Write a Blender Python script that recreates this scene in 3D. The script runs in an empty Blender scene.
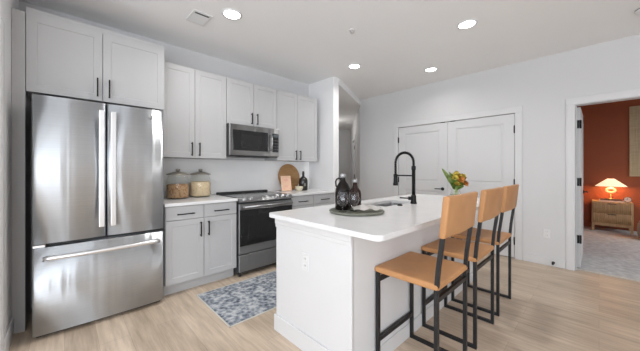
import bpy, bmesh, math, random
from mathutils import Vector, Matrix
from mathutils.geometry import tessellate_polygon
random.seed(7)
PI = math.pi
scn = bpy.context.scene
COL = scn.collection

# ------------------------------------------------------------------ camera
cam_d = bpy.data.cameras.new('camera')
cam = bpy.data.objects.new('camera', cam_d); COL.objects.link(cam)
cam_d.sensor_width = 36.0
cam_d.lens = 36.0 * 267.0 / 640.0
cam_d.shift_y = -5.5 / 640.0
cam_d.clip_start = 0.02
cam.location = (0, 0, 1.24)
cam.rotation_euler = (math.radians(90), 0, math.radians(46.259 - 90))
scn.camera = cam

# ------------------------------------------------------------------ view + world
vs = scn.view_settings
vs.view_transform = 'Standard'; vs.look = 'None'; vs.gamma = 1.0; vs.use_curve_mapping = False
vs.exposure = 0.0
w = bpy.data.worlds.new('world'); scn.world = w; w.use_nodes = True
w.node_tree.nodes['Background'].inputs[0].default_value = (0.86, 0.92, 1.0, 1)
w.node_tree.nodes['Background'].inputs[1].default_value = 1.0
scn.cycles.max_bounces = 10
scn.cycles.diffuse_bounces = 6
scn.cycles.transparent_max_bounces = 16
scn.cycles.sample_clamp_indirect = 6.0

# ------------------------------------------------------------------ daylight through the windows of the living end
def area(name, loc, rot, sx, sy, power, col=(1, 1, 1)):
    l = bpy.data.lights.new(name, 'AREA'); l.shape = 'RECTANGLE'; l.size = sx; l.size_y = sy
    l.energy = power; l.color = col
    o = bpy.data.objects.new(name, l); COL.objects.link(o); o.location = loc; o.rotation_euler = rot
    return o
H = math.radians
area('daylight_side_window', (-3.19, -0.45, 1.35), (H(125), 0, H(-90)), 4.0, 2.2, 124, (0.92, 0.985, 1.06))
area('daylight_patio_door', (-1.6, -3.39, 1.22), (H(105), 0, 0), 2.3, 2.2, 88, (0.92, 0.985, 1.06))
area('daylight_rear_window', (2.25, -3.39, 1.45), (H(110), 0, 0), 1.2, 1.5, 2, (0.93, 0.985, 1.05))
area('daylight_bedroom_window', (6.6, -2.44, 1.5), (H(25), 0, 0), 1.6, 1.4, 36, (0.95, 0.97, 1.0))

# ------------------------------------------------------------------ materials
MATS = {}
def newmat(name):
    m = bpy.data.materials.new(name); m.use_nodes = True
    nt = m.node_tree; b = nt.nodes['Principled BSDF']
    MATS[name] = m
    return m, nt, b
def coords(nt, scale=(1, 1, 1), kind='Object'):
    tc = nt.nodes.new('ShaderNodeTexCoord'); mp = nt.nodes.new('ShaderNodeMapping')
    mp.inputs['Scale'].default_value = scale
    nt.links.new(tc.outputs[kind], mp.inputs['Vector'])
    return mp.outputs['Vector']
def noise(nt, vec, scale, detail=3, rough=0.5):
    n = nt.nodes.new('ShaderNodeTexNoise'); n.inputs['Scale'].default_value = scale
    n.inputs['Detail'].default_value = detail; n.inputs['Roughness'].default_value = rough
    nt.links.new(vec, n.inputs['Vector']); return n
def ramp(nt, fac, stops):
    r = nt.nodes.new('ShaderNodeValToRGB')
    el = r.color_ramp.elements
    while len(el) < len(stops): el.new(0.5)
    for e, (p, c) in zip(el, stops): e.position = p; e.color = (*c, 1)
    nt.links.new(fac, r.inputs['Fac']); return r.outputs['Color']
def plain(name, col, rough=0.5, metal=0.0, var=0.03, nscale=6, bump=0.0, bscale=200, stretch=(1, 1, 1), coat=0.0, spec=0.5):
    m, nt, b = newmat(name)
    v = coords(nt, stretch)
    n = noise(nt, v, nscale)
    lo = tuple(max(0, c * (1 - var)) for c in col); hi = tuple(min(1, c * (1 + var)) for c in col)
    nt.links.new(ramp(nt, n.outputs['Fac'], [(0.3, lo), (0.7, hi)]), b.inputs['Base Color'])
    b.inputs['Roughness'].default_value = rough; b.inputs['Metallic'].default_value = metal
    b.inputs['Coat Weight'].default_value = coat
    b.inputs['Specular IOR Level'].default_value = spec
    if bump > 0:
        n2 = noise(nt, v, bscale, 2)
        bp = nt.nodes.new('ShaderNodeBump'); bp.inputs['Strength'].default_value = bump; bp.inputs['Distance'].default_value = 0.002
        nt.links.new(n2.outputs['Fac'], bp.inputs['Height']); nt.links.new(bp.outputs['Normal'], b.inputs['Normal'])
    return m
def emis(name, col, strength):
    m, nt, b = newmat(name)
    b.inputs['Base Color'].default_value = (*col, 1)
    b.inputs['Emission Color'].default_value = (*col, 1); b.inputs['Emission Strength'].default_value = strength
    return m
def thin_glass(name, tint=(1, 1, 1), gloss=0.05, power=1.0):
    m, nt, b = newmat(name); nt.nodes.remove(b)
    out = nt.nodes['Material Output']
    tr = nt.nodes.new('ShaderNodeBsdfTransparent'); tr.inputs['Color'].default_value = (*tint, 1)
    gl = nt.nodes.new('ShaderNodeBsdfGlossy'); gl.inputs['Roughness'].default_value = gloss
    lw = nt.nodes.new('ShaderNodeLayerWeight'); lw.inputs['Blend'].default_value = 0.5
    pw = nt.nodes.new('ShaderNodeMath'); pw.operation = 'POWER'; pw.inputs[1].default_value = 4.0
    nt.links.new(lw.outputs['Facing'], pw.inputs[0])
    mu = nt.nodes.new('ShaderNodeMath'); mu.operation = 'MULTIPLY_ADD'; mu.inputs[1].default_value = 0.7 * power; mu.inputs[2].default_value = 0.03; mu.use_clamp = True
    nt.links.new(pw.outputs[0], mu.inputs[0])
    mx = nt.nodes.new('ShaderNodeMixShader')
    nt.links.new(mu.outputs[0], mx.inputs[0]); nt.links.new(tr.outputs[0], mx.inputs[1]); nt.links.new(gl.outputs[0], mx.inputs[2])
    nt.links.new(mx.outputs[0], out.inputs['Surface'])
    return m

WALLB = plain('backsplash_lightened', (0.88, 0.88, 0.875), 0.3, var=0.01)  # lightened to make up for the shade under the wall cabinets
WALL_LIT = plain('wall_paint_lit', (0.84, 0.84, 0.845), 0.6, var=0.008, nscale=2)  # same wall paint lightened: brighter-lit partition, more bounce from unseen living walls
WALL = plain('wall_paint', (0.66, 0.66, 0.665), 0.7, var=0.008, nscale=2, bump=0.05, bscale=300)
CEIL = plain('ceiling_paint', (0.90, 0.90, 0.90), 0.8, var=0.008, nscale=2)
TRIM = plain('trim_paint', (0.68, 0.68, 0.685), 0.4, var=0.008)
DOOR = plain('door_paint', (0.66, 0.66, 0.665), 0.4, var=0.008)
CAB = plain('cabinet_paint', (0.495, 0.495, 0.50), 0.42, var=0.012, nscale=3)
CABIN = plain('cabinet_toe_paint', (0.50, 0.50, 0.505), 0.5, var=0.012)
ISL = plain('island_paint', (0.72, 0.72, 0.725), 0.45, var=0.008)
BLACK = plain('matte_black_metal', (0.015, 0.015, 0.016), 0.35, 0.6, var=0.1)
FRAME = plain('charcoal_powder_coat', (0.022, 0.022, 0.024), 0.42, 0.3, var=0.08)
DARK = plain('dark_plastic', (0.03, 0.03, 0.032), 0.5, var=0.05)
DGLASS = plain('black_glass', (0.010, 0.010, 0.011), 0.08, var=0.05, coat=0.3)
COOK = plain('cooktop_glass', (0.02, 0.02, 0.022), 0.16, var=0.05)
CHROME = plain('polished_steel', (0.86, 0.86, 0.87), 0.30, 1.0, var=0.02)
KNOBM = plain('range_knob_steel', (0.42, 0.42, 0.43), 0.3, 1.0, var=0.03)
BIN = plain('sink_steel', (0.62, 0.62, 0.63), 0.35, 1.0, var=0.05)
CARPET = plain('grey_carpet', (0.58, 0.575, 0.57), 0.95, var=0.18, nscale=14, bump=0.6, bscale=350, spec=0.1)
ORANGE = plain('terracotta_paint', (0.28, 0.068, 0.020), 0.6, var=0.03, nscale=3)
PLASTIC = plain('white_plastic', (0.75, 0.75, 0.75), 0.4, var=0.01)
LEDLENS = emis('lit_lens', (1, 0.99, 0.97), 9.0)
SHADE = emis('lit_lamp_shade', (1.0, 0.72, 0.48), 1.05)
GLASS = thin_glass('clear_glass', (0.985, 0.99, 0.98), 0.03)
GGLASS = thin_glass('wine_glass', (0.97, 0.97, 0.98), 0.02, 1.4)
AMBER = plain('dark_brown_glass', (0.010, 0.007, 0.006), 0.10, var=0.1, spec=0.3)
AMBER2 = plain('amber_brown_glass', (0.028, 0.012, 0.009), 0.10, var=0.1, spec=0.3)
CAPM = plain('silver_cap', (0.45, 0.45, 0.45), 0.35, 0.5, var=0.03)
CLAY = plain('dark_stoneware', (0.012, 0.011, 0.011), 0.18, var=0.1, coat=0.2)
CREAM = plain('cream_ceramic', (0.72, 0.66, 0.50), 0.4, var=0.05)
TRAYM = plain('grey_green_tray', (0.17, 0.18, 0.145), 0.45, var=0.18, nscale=20)
LEAF = plain('leaf_green', (0.20, 0.33, 0.06), 0.5, var=0.35, nscale=30)
LEAF2 = plain('pale_leaf_green', (0.40, 0.52, 0.18), 0.5, var=0.3, nscale=30)
YEL = plain('yellow_petal', (0.90, 0.72, 0.16), 0.5, var=0.2, nscale=40)
ORG = plain('orange_petal', (0.85, 0.40, 0.10), 0.5, var=0.2, nscale=40)
LIDM = plain('bronze_lid', (0.36, 0.335, 0.29), 0.35, 0.6, var=0.1)
BOOKP = plain('pink_book_cover', (0.72, 0.42, 0.34), 0.6, var=0.05)
PAGE = plain('book_pages', (0.75, 0.70, 0.62), 0.7, var=0.04)
POUFM = plain('beige_boucle', (0.42, 0.37, 0.30), 0.95, var=0.15, nscale=60, bump=0.8, bscale=120)
BRASS = plain('brass', (0.75, 0.50, 0.22), 0.3, 1.0, var=0.05)
GLOW = emis('glowing_glass_base', (1.0, 0.62, 0.32), 0.35)

def stainless(name, base=0.60, rough=0.36, cool=1.0):
    m, nt, b = newmat(name)
    # brushed: fine streaks that run across, wide soft waves in the sheet
    v = coords(nt, (1.0, 1.0, 220.0))
    n = noise(nt, v, 2.0, 3)
    nt.links.new(ramp(nt, n.outputs['Fac'], [(0.3, (base * (.95 - .04 * cool), base * .95, base * (.95 + .05 * cool))), (0.7, (base * (1.04 - .05 * cool), base * 1.04, base * (1.04 + .05 * cool)))]), b.inputs['Base Color'])
    b.inputs['Metallic'].default_value = 1.0
    b.inputs['Roughness'].default_value = rough
    b.inputs['Anisotropic'].default_value = 1.0
    b.inputs['Anisotropic Rotation'].default_value = 0.25
    tg = nt.nodes.new('ShaderNodeTangent'); tg.direction_type = 'RADIAL'; tg.axis = 'Z'
    nt.links.new(tg.outputs[0], b.inputs['Tangent'])
    v2 = coords(nt, (13.0, 1.0, 0.12)); n2 = noise(nt, v2, 1.0, 1.5)
    bp = nt.nodes.new('ShaderNodeBump'); bp.inputs['Strength'].default_value = 1.0; bp.inputs['Distance'].default_value = 0.005
    nt.links.new(n2.outputs['Fac'], bp.inputs['Height']); nt.links.new(bp.outputs['Normal'], b.inputs['Normal'])
    return m
STEEL = stainless('brushed_stainless', 0.66, 0.38)
STEEL2 = stainless('range_stainless', 0.30, 0.36, 0.25)

def floor_mat():
    m, nt, b = newmat('oak_vinyl_plank')
    tc = nt.nodes.new('ShaderNodeTexCoord'); mp = nt.nodes.new('ShaderNodeMapping')
    mp.inputs['Rotation'].default_value = (0, 0, H(90))
    nt.links.new(tc.outputs['Object'], mp.inputs['Vector'])
    br = nt.nodes.new('ShaderNodeTexBrick')
    br.offset = 0.37; br.inputs['Scale'].default_value = 1.0
    br.inputs['Brick Width'].default_value = 1.22; br.inputs['Row Height'].default_value = 0.178
    br.inputs['Mortar Size'].default_value = 0.0012; br.inputs['Mortar Smooth'].default_value = 0.2
    br.inputs['Bias'].default_value = 0.0
    br.inputs['Color1'].default_value = (0.56, 0.46, 0.36, 1); br.inputs['Color2'].default_value = (0.67, 0.56, 0.445, 1)
    br.inputs['Mortar'].default_value = (0.44, 0.35, 0.265, 1)
    nt.links.new(mp.outputs[0], br.inputs['Vector'])
    g = noise(nt, coords(nt, (14, 1.1, 1)), 2.2, 6, 0.62)
    gr = ramp(nt, g.outputs['Fac'], [(0.30, (0.76, 0.73, 0.70)), (0.62, (1.08, 1.07, 1.06))])
    g2 = noise(nt, coords(nt, (3.2, 0.9, 1)), 1.6, 3)
    gr2 = ramp(nt, g2.outputs['Fac'], [(0.35, (0.88, 0.86, 0.84)), (0.65, (1.06, 1.05, 1.05))])
    def mul(a, c):
        mx = nt.nodes.new('ShaderNodeMix'); mx.data_type = 'RGBA'; mx.blend_type = 'MULTIPLY'; mx.inputs[0].default_value = 1.0
        nt.links.new(a, mx.inputs[6]); nt.links.new(c, mx.inputs[7]); return mx.outputs[2]
    nt.links.new(mul(mul(br.outputs['Color'], gr), gr2), b.inputs['Base Color'])
    b.inputs['Roughness'].default_value = 0.38
    b.inputs['Specular IOR Level'].default_value = 0.4
    return m
FLOOR = floor_mat()

def quartz():
    m, nt, b = newmat('white_quartz')
    n = noise(nt, coords(nt, (1, 1, 1)), 9, 6, 0.7)
    nt.links.new(ramp(nt, n.outputs['Fac'], [(0.35, (0.76, 0.76, 0.765)), (0.6, (0.80, 0.80, 0.805))]), b.inputs['Base Color'])
    b.inputs['Roughness'].default_value = 0.22
    return m
QUARTZ = quartz()

def rug_mat():
    m, nt, b = newmat('distressed_blue_grey_pile')
    v = coords(nt)
    n1 = noise(nt, v, 30, 8, 0.75); n2 = noise(nt, v, 5.5, 5, 0.65)
    vo = nt.nodes.new('ShaderNodeTexVoronoi'); vo.inputs['Scale'].default_value = 24
    nt.links.new(v, vo.inputs['Vector'])
    ad = nt.nodes.new('ShaderNodeMath'); ad.operation = 'MULTIPLY_ADD'; ad.inputs[1].default_value = 0.55
    nt.links.new(n1.outputs['Fac'], ad.inputs[0])
    m2 = nt.nodes.new('ShaderNodeMath'); m2.operation = 'MULTIPLY_ADD'; m2.inputs[1].default_value = 0.30
    nt.links.new(n2.outputs['Fac'], m2.inputs[0])
    m3 = nt.nodes.new('ShaderNodeMath'); m3.operation = 'MULTIPLY'; m3.inputs[1].default_value = 0.22
    nt.links.new(vo.outputs['Distance'], m3.inputs[0])
    nt.links.new(m3.outputs[0], m2.inputs[2]); nt.links.new(m2.outputs[0], ad.inputs[2])
    c = ramp(nt, ad.outputs[0], [(0.40, (0.08, 0.09, 0.12)), (0.48, (0.19, 0.21, 0.25)), (0.55, (0.34, 0.37, 0.41)), (0.63, (0.58, 0.59, 0.60))])
    nt.links.new(c, b.inputs['Base Color']); b.inputs['Roughness'].default_value = 0.95
    b.inputs['Specular IOR Level'].default_value = 0.1
    return m
RUG = rug_mat()
RUGE = plain('rug_binding', (0.62, 0.60, 0.55), 0.9, var=0.06)

def wood(name, c1, c2, scale=(1, 1, 12), rough=0.5):
    m, nt, b = newmat(name)
    n = noise(nt, coords(nt, scale), 3.0, 6, 0.6)
    nt.links.new(ramp(nt, n.outputs['Fac'], [(0.32, c1), (0.68, c2)]), b.inputs['Base Color'])
    b.inputs['Roughness'].default_value = rough
    return m
NSWOOD = wood('oak_veneer', (0.40, 0.25, 0.12), (0.52, 0.34, 0.17), (14, 14, 1.5))
BOARD = wood('acacia_board', (0.33, 0.17, 0.06), (0.47, 0.27, 0.11), (2, 2, 14), 0.45)
LEATHER = plain('tan_leather', (0.52, 0.265, 0.115), 0.45, var=0.10, nscale=5, bump=0.15, bscale=180, spec=0.3)

def weave(name, c1, c2):
    m, nt, b = newmat(name)
    n = noise(nt, coords(nt, (40, 40, 1.2)), 2.0, 4, 0.6)
    n2 = noise(nt, coords(nt, (2, 2, 60)), 2.0, 3, 0.6)
    ad = nt.nodes.new('ShaderNodeMath'); ad.operation = 'MULTIPLY_ADD'; ad.inputs[1].default_value = 0.5
    nt.links.new(n.outputs['Fac'], ad.inputs[0])
    mu = nt.nodes.new('ShaderNodeMath'); mu.operation = 'MULTIPLY'; mu.inputs[1].default_value = 0.5
    nt.links.new(n2.outputs['Fac'], mu.inputs[0]); nt.links.new(mu.outputs[0], ad.inputs[2])
    nt.links.new(ramp(nt, ad.outputs[0], [(0.35, c1), (0.65, c2)]), b.inputs['Base Color'])
    b.inputs['Roughness'].default_value = 0.9
    return m
ARTM = weave('woven_grass', (0.36, 0.29, 0.17), (0.58, 0.49, 0.33))

def speck(name, base, dot, scale, thr):
    m, nt, b = newmat(name)
    n = noise(nt, coords(nt), scale, 4, 0.7)
    nt.links.new(ramp(nt, n.outputs['Fac'], [(thr - 0.05, dot), (thr + 0.05, base)]), b.inputs['Base Color'])
    b.inputs['Roughness'].default_value = 0.8
    return m
FOODA = speck('brown_pasta', (0.44, 0.28, 0.15), (0.25, 0.12, 0.06), 45, 0.46)
FOODB = speck('beige_pasta', (0.68, 0.54, 0.36), (0.46, 0.33, 0.18), 45, 0.40)
NAPK = speck('printed_napkin', (0.90, 0.87, 0.84), (0.52, 0.30, 0.25), 34, 0.33)
PRINT = speck('pink_print', (0.88, 0.58, 0.42), (0.84, 0.48, 0.35), 9, 0.42)
PFRAME = plain('blush_frame', (0.88, 0.60, 0.42), 0.5, var=0.03)

# ------------------------------------------------------------------ mesh helpers
ORIG = {}
class MB:
    def __init__(s): s.bm = bmesh.new()
    def _faces(s, fs, smooth):
        for f in fs: f.smooth = smooth
    def box(s, x0, x1, y0, y1, z0, z1, bev=0.0, seg=1):
        vs = [s.bm.verts.new((x, y, z)) for z in (z0, z1) for y in (y0, y1) for x in (x0, x1)]
        q = [(0, 2, 3, 1), (4, 5, 7, 6), (0, 1, 5, 4), (2, 6, 7, 3), (0, 4, 6, 2), (1, 3, 7, 5)]
        fs = [s.bm.faces.new([vs[i] for i in t]) for t in q]
        if bev > 0:
            es = list({e for f in fs for e in f.edges})
            bmesh.ops.bevel(s.bm, geom=es, offset=bev, segments=seg, affect='EDGES', profile=0.5)
        return s
    def shaker(s, x0, x1, y0, y1, z0, z1, w=0.057, d=0.0045):
        """door or drawer front facing -Y at y0, framed with a recessed panel"""
        vs = [s.bm.verts.new((x, y, z)) for z in (z0, z1) for y in (y0, y1) for x in (x0, x1)]
        q = [(0, 2, 3, 1), (4, 5, 7, 6), (2, 6, 7, 3), (0, 4, 6, 2), (1, 3, 7, 5)]
        for t in q: s.bm.faces.new([vs[i] for i in t])
        o = [vs[0], vs[1], vs[5], vs[4]]
        c = [(x0 + w, z0 + w), (x1 - w, z0 + w), (x1 - w, z1 - w), (x0 + w, z1 - w)]
        i1 = [s.bm.verts.new((x, y0, z)) for x, z in c]
        sg = [(1, 1), (-1, 1), (-1, -1), (1, -1)]
        i2 = [s.bm.verts.new((x + 0.004 * a, y0 + d, z + 0.004 * b)) for (x, z), (a, b) in zip(c, sg)]
        for k in range(4):
            n = (k + 1) % 4
            s.bm.faces.new([o[k], o[n], i1[n], i1[k]]); s.bm.faces.new([i1[k], i1[n], i2[n], i2[k]])
        s.bm.faces.new(i2)
        return s
    def prism(s, pts, z0, z1):
        a = [s.bm.verts.new((x, y, z0)) for x, y in pts]; b = [s.bm.verts.new((x, y, z1)) for x, y in pts]
        n = len(pts)
        for k in range(n): s.bm.faces.new([a[k], a[(k + 1) % n], b[(k + 1) % n], b[k]])
        s.bm.faces.new(a[::-1]); s.bm.faces.new(b)
        return s
    def lathe(s, prof, c, seg=28, ax='z', cap=True):
        rings = []
        for r, t in prof:
            ring = []
            for k in range(seg):
                a = 2 * PI * k / seg
                u, v = r * math.cos(a), r * math.sin(a)
                p = {'z': (c[0] + u, c[1] + v, c[2] + t), 'y': (c[0] + u, c[1] + t, c[2] + v), 'x': (c[0] + t, c[1] + u, c[2] + v)}[ax]
                ring.append(s.bm.verts.new(p))
            rings.append(ring)
        for a, b in zip(rings[:-1], rings[1:]):
            for k in range(seg):
                f = s.bm.faces.new([a[k], a[(k + 1) % seg], b[(k + 1) % seg], b[k]]); f.smooth = True
        if cap:
            s.bm.faces.new(rings[0][::-1]); s.bm.faces.new(rings[-1])
        return s
    def tube(s, pts, r, seg=10, square=False, rr=None, closed=False):
        P = [Vector(p) for p in pts]; n = len(P)
        rings = []; nrm = None
        for i in range(n):
            if closed: t = (P[(i + 1) % n] - P[i - 1]).normalized()
            elif i == 0: t = (P[1] - P[0]).normalized()
            elif i == n - 1: t = (P[-1] - P[-2]).normalized()
            else: t = ((P[i + 1] - P[i]).normalized() + (P[i] - P[i - 1]).normalized()).normalized()
            if nrm is None:
                up = Vector((0, 0, 1)) if abs(t.z) < 0.9 else Vector((0, 1, 0))
                nrm = up
            nrm = (nrm - t * nrm.dot(t)).normalized(); bi = t.cross(nrm)
            rad = rr[i] if rr else r
            k = 1.0
            if 0 < i < n - 1 and not closed:
                cs = (P[i + 1] - P[i]).normalized().dot((P[i] - P[i - 1]).normalized())
                k = 1.0 / max(0.5, math.sqrt((1 + cs) / 2))
            ring = []
            if square:
                for a, b in ((-1, -1), (1, -1), (1, 1), (-1, 1)):
                    ring.append(s.bm.verts.new(P[i] + nrm * a * rad * k + bi * b * rad))
            else:
                for q in range(seg):
                    an = 2 * PI * q / seg
                    ring.append(s.bm.verts.new(P[i] + nrm * math.cos(an) * rad + bi * math.sin(an) * rad))
            rings.append(ring)
        m = len(rings[0])
        prs = list(zip(rings[:-1], rings[1:])) + ([(rings[-1], rings[0])] if closed else [])
        for a, b in prs:
            for q in range(m):
                f = s.bm.faces.new([a[q], a[(q + 1) % m], b[(q + 1) % m], b[q]]); f.smooth = not square
        if not closed:
            s.bm.faces.new(rings[0][::-1]); s.bm.faces.new(rings[-1])
        return s
    def cyl(s, p0, p1, r, seg=16): return s.tube([p0, p1], r, seg)
    def ball(s, c, r, seg=14, sc=(1, 1, 1)):
        M = Matrix.Translation(c) @ Matrix.Diagonal((*sc, 1))
        d = bmesh.ops.create_uvsphere(s.bm, u_segments=seg, v_segments=max(6, seg // 2 + 2), radius=r, matrix=M)
        for v in d['verts']:
            for f in v.link_faces: f.smooth = True
        return s
    def quadstrip(s, rows, smooth=True, thick=0.0):
        """grid of points -> surface"""
        g = [[s.bm.verts.new(p) for p in r] for r in rows]
        for i in range(len(g) - 1):
            for j in range(len(g[0]) - 1):
                f = s.bm.faces.new([g[i][j], g[i][j + 1], g[i + 1][j + 1], g[i + 1][j]]); f.smooth = smooth
        return s
    def xform(s, M): bmesh.ops.transform(s.bm, matrix=M, verts=s.bm.verts[:]); return s

def put(name, mb, m, parent=None, o=None, **props):
    """link ONE mesh object; mb is in world metres, o = origin of the thing it belongs to"""
    bmesh.ops.recalc_face_normals(mb.bm, faces=mb.bm.faces[:])
    og = Vector(o) if o is not None else (ORIG.get(parent.name, Vector((0, 0, 0))) if parent else Vector((0, 0, 0)))
    bmesh.ops.translate(mb.bm, vec=-og, verts=mb.bm.verts[:])
    me = bpy.data.meshes.new(name); mb.bm.to_mesh(me); mb.bm.free()
    me.materials.append(m)
    ob = bpy.data.objects.new(name, me); COL.objects.link(ob)
    if parent: ob.parent = parent
    else: ob.location = og
    ORIG[ob.name] = og
    for k, v in props.items(): ob[k] = v
    return ob
def thing(name, label, cat, loc, group=None, kind=None):
    e = bpy.data.objects.new(name, None); COL.objects.link(e); e.location = loc
    e.empty_display_size = 0.05
    e['label'] = label; e['category'] = cat
    if group: e['group'] = group
    if kind: e['kind'] = kind
    ORIG[e.name] = Vector(loc)
    return e
def struct(name, mb, m, label, cat, o=None):
    return put(name, mb, m, None, o, label=label, category=cat, kind='structure')
def copy_tree(o, parent=None):
    c = o.copy(); COL.objects.link(c)
    if parent: c.parent = parent
    for ch in [x for x in bpy.data.objects if x.parent == o and x != c]: copy_tree(ch, c)
    return c
def bar_pull(parent, a, b, out, name='handle'):
    """square bar pull between a and b, standing off by vector out"""
    a, b, out = Vector(a), Vector(b), Vector(out)
    d = (b - a).normalized()
    m = MB()
    m.tube([a + out - d * 0.012, b + out + d * 0.012], 0.0052, square=True)
    m.tube([a, a + out], 0.0045, square=True); m.tube([b, b + out], 0.0045, square=True)
    return put(name, m, BLACK, parent, label='matte black bar handle')

# ------------------------------------------------------------------ the setting
CZ = 2.73
X_W, Y_K = 4.55, 3.515                     # pantry wall plane, kitchen wall plane
U = Vector((0.7316, 0.6837)).normalized(); V = Vector((-U.y, U.x))
C0 = Vector((4.55, 3.52))
def hp(t, s): p = C0 + U * t + V * s; return (p.x, p.y)
hall_end = 3.56
P0 = (3.212, 2.915)
hl = hp(hall_end, 1.45)
floor_poly = [(-3.3, -3.5), (4.62, -3.5), (4.62, 3.45), hp(hall_end + .1, -0.05), hp(hall_end + .1, 1.5), (3.1, 3.62), (-0.35, 3.62), (-0.35, 2.65), (-3.3, 2.65)]
struct('floor', MB().prism(floor_poly, -0.08, 0.0), FLOOR, 'light oak vinyl plank floor running through kitchen and hall', 'floor')
ceil_poly = [(-3.3, -3.5), (4.65, -3.5), (4.65, 3.56), (3.1, 3.62), (-0.35, 3.62), (-0.35, 2.65), (-3.3, 2.65)]
struct('ceiling', MB().prism(ceil_poly, CZ, CZ + 0.08), CEIL, 'flat white ceiling with recessed lights above the kitchen', 'ceiling')
hc = [P0, (C0.x, C0.y), hp(hall_end + .1, 0), hp(hall_end + .1, 1.5), (3.15, 3.62)]
struct('ceiling_hall', MB().prism(hc, 2.63, CZ + 0.02), CEIL, 'lower shaded ceiling over the narrow hallway', 'ceiling')
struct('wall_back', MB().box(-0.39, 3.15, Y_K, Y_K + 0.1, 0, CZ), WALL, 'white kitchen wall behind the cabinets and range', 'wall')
struct('wall_partition', MB().box(3.088, 3.212, 2.915, 3.62, 0, CZ, 0.004), WALL_LIT, 'short white partition wall at the end of the cabinets', 'wall')
struct('wall_left', MB().box(-0.33, -0.29, 2.58, Y_K, 0, CZ), WALL_LIT, 'white side wall left of the refrigerator', 'wall')
mw = MB()
mw.box(X_W, 4.665, 2.62, 3.53, 0, CZ); mw.box(X_W, 4.665, 0.812, 2.62, 2.04, CZ); mw.box(X_W, 4.665, 0.201, 0.812, 0, CZ)
mw.box(X_W, 4.665, -0.63, 0.201, 2.045, CZ); mw.box(X_W, 4.665, -3.5, -0.63, 0, CZ)
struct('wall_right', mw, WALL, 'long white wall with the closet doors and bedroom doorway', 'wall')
struct('closet_light_block', MB().box(4.70, 4.76, 0.71, 2.8, 0, 2.3), WALL, 'added slab behind the closed double doors blocking light leaks', 'wall')  # unseen slab added so no light leaks through the door gaps
# living end (behind the camera): walls with window openings
mb = MB()
mb.box(-3.3, -3.2, -3.5, -2.45, 0, CZ); mb.box(-3.3, -3.2, 1.55, 2.68, 0, CZ); mb.box(-3.3, -3.2, -2.45, 1.55, 0, 0.25); mb.box(-3.3, -3.2, -2.45, 1.55, 2.45, CZ)
struct('wall_window_side', mb, WALL_LIT, 'white wall with the wide living room window', 'wall')
mb = MB()
mb.box(-3.3, -2.75, -3.5, -3.4, 0, CZ); mb.box(-0.45, 1.65, -3.5, -3.4, 0, CZ); mb.box(2.85, 4.65, -3.5, -3.4, 0, CZ)
mb.box(-2.75, -0.45, -3.5, -3.4, 2.32, CZ); mb.box(-2.75, -0.45, -3.5, -3.4, 0, 0.10); mb.box(1.65, 2.85, -3.5, -3.4, 0, 0.7); mb.box(1.65, 2.85, -3.5, -3.4, 2.2, CZ)
struct('wall_rear', mb, WALL_LIT, 'white living room wall with patio door and window', 'wall')
struct('wall_living', MB().box(-3.3, -0.33, 2.58, 2.68, 0, CZ), WALL_LIT, 'white living room wall beside the kitchen entry', 'wall')
def window(name, label, ax, fixed, a0, a1, z0, z1, n):
    m = MB(); t = 0.05
    def b(p0, p1, q0, q1):
        if ax == 'x': m.box(fixed, fixed + 0.05, p0, p1, q0, q1)
        else: m.box(p0, p1, fixed, fixed + 0.05, q0, q1)
    b(a0, a1, z0, z0 + t); b(a0, a1, z1 - t, z1); b(a0, a0 + t, z0, z1); b(a1 - t, a1, z0, z1)
    for k in range(1, n):
        c = a0 + (a1 - a0) * k / n; b(c - 0.04, c + 0.04, z0, z1)
    struct(name, m, TRIM, label, 'window')
window('window_1', 'wide white framed living room window', 'x', -3.18, -2.45, 1.55, 0.25, 2.45, 3)
window('window_2', 'white framed sliding patio door', 'y', -3.38, -2.75, -0.45, 0.10, 2.32, 2)
window('window_3', 'small white framed rear window', 'y', -3.38, 1.65, 2.85, 0.7, 2.2, 2)

# hallway at an angle behind the partition
mb = MB(); mb.prism([hp(0, 0), hp(1.32, 0), hp(1.32, -.1), hp(.08, -.1)], 0, CZ); mb.prism([hp(2.13, 0), hp(hall_end, 0), hp(hall_end, -.1), hp(2.13, -.1)], 0, CZ)
mb.prism([hp(1.32, 0), hp(2.13, 0), hp(2.13, -.1), hp(1.32, -.1)], 2.05, CZ)
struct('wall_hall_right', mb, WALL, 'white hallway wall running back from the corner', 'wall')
mb = MB(); mb.prism([hp(hall_end, -.1), hp(hall_end, 1.5), hp(hall_end + .1, 1.5), hp(hall_end + .1, -.1)], 0, CZ)
struct('wall_hall_end', mb, WALL, 'far white wall at the end of the hallway', 'wall')
mb = MB(); mb.prism([(3.15, 3.615), (3.05, 3.615), hp(hall_end + .1, 1.5), hp(hall_end, 1.4)], 0, CZ)
struct('wall_hall_left', mb, WALL, 'left hallway wall hidden behind the partition', 'wall')
def hbox(m, t0, t1, s0, s1, z0, z1): return m.prism([hp(t0, s0), hp(t1, s0), hp(t1, s1), hp(t0, s1)], z0, z1)
m = MB(); hbox(m, 1.23, 1.32, 0, .016, 0, 2.14); hbox(m, 2.13, 2.22, 0, .016, 0, 2.14); hbox(m, 1.32, 2.13, 0, .016, 2.05, 2.14)
struct('trim_hall_side', m, TRIM, 'white casing around the side door in the hall', 'trim')
d = thing('door_5', 'narrow glimpse of white hallway side door with black hinges', 'door', (*hp(1.32, 0), 0), kind='structure')
m = MB(); hbox(m, 1.325, 2.125, -.05, -.015, 0.01, 2.045); put('door_panel', m, DOOR, d)
for z in (0.25, 1.08, 1.83):
    m = MB(); hbox(m, 1.318, 1.332, -.012, .03, z - .05, z + .05); put('hinge', m, BLACK, d, label='black butt hinge')
d = thing('door_4', 'white door on the far end wall of the hallway', 'door', (*hp(hall_end, .5), 0), kind='structure')
m = MB(); hbox(m, hall_end - .02, hall_end - .002, .07, .87, 0.01, 2.04)
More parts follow.
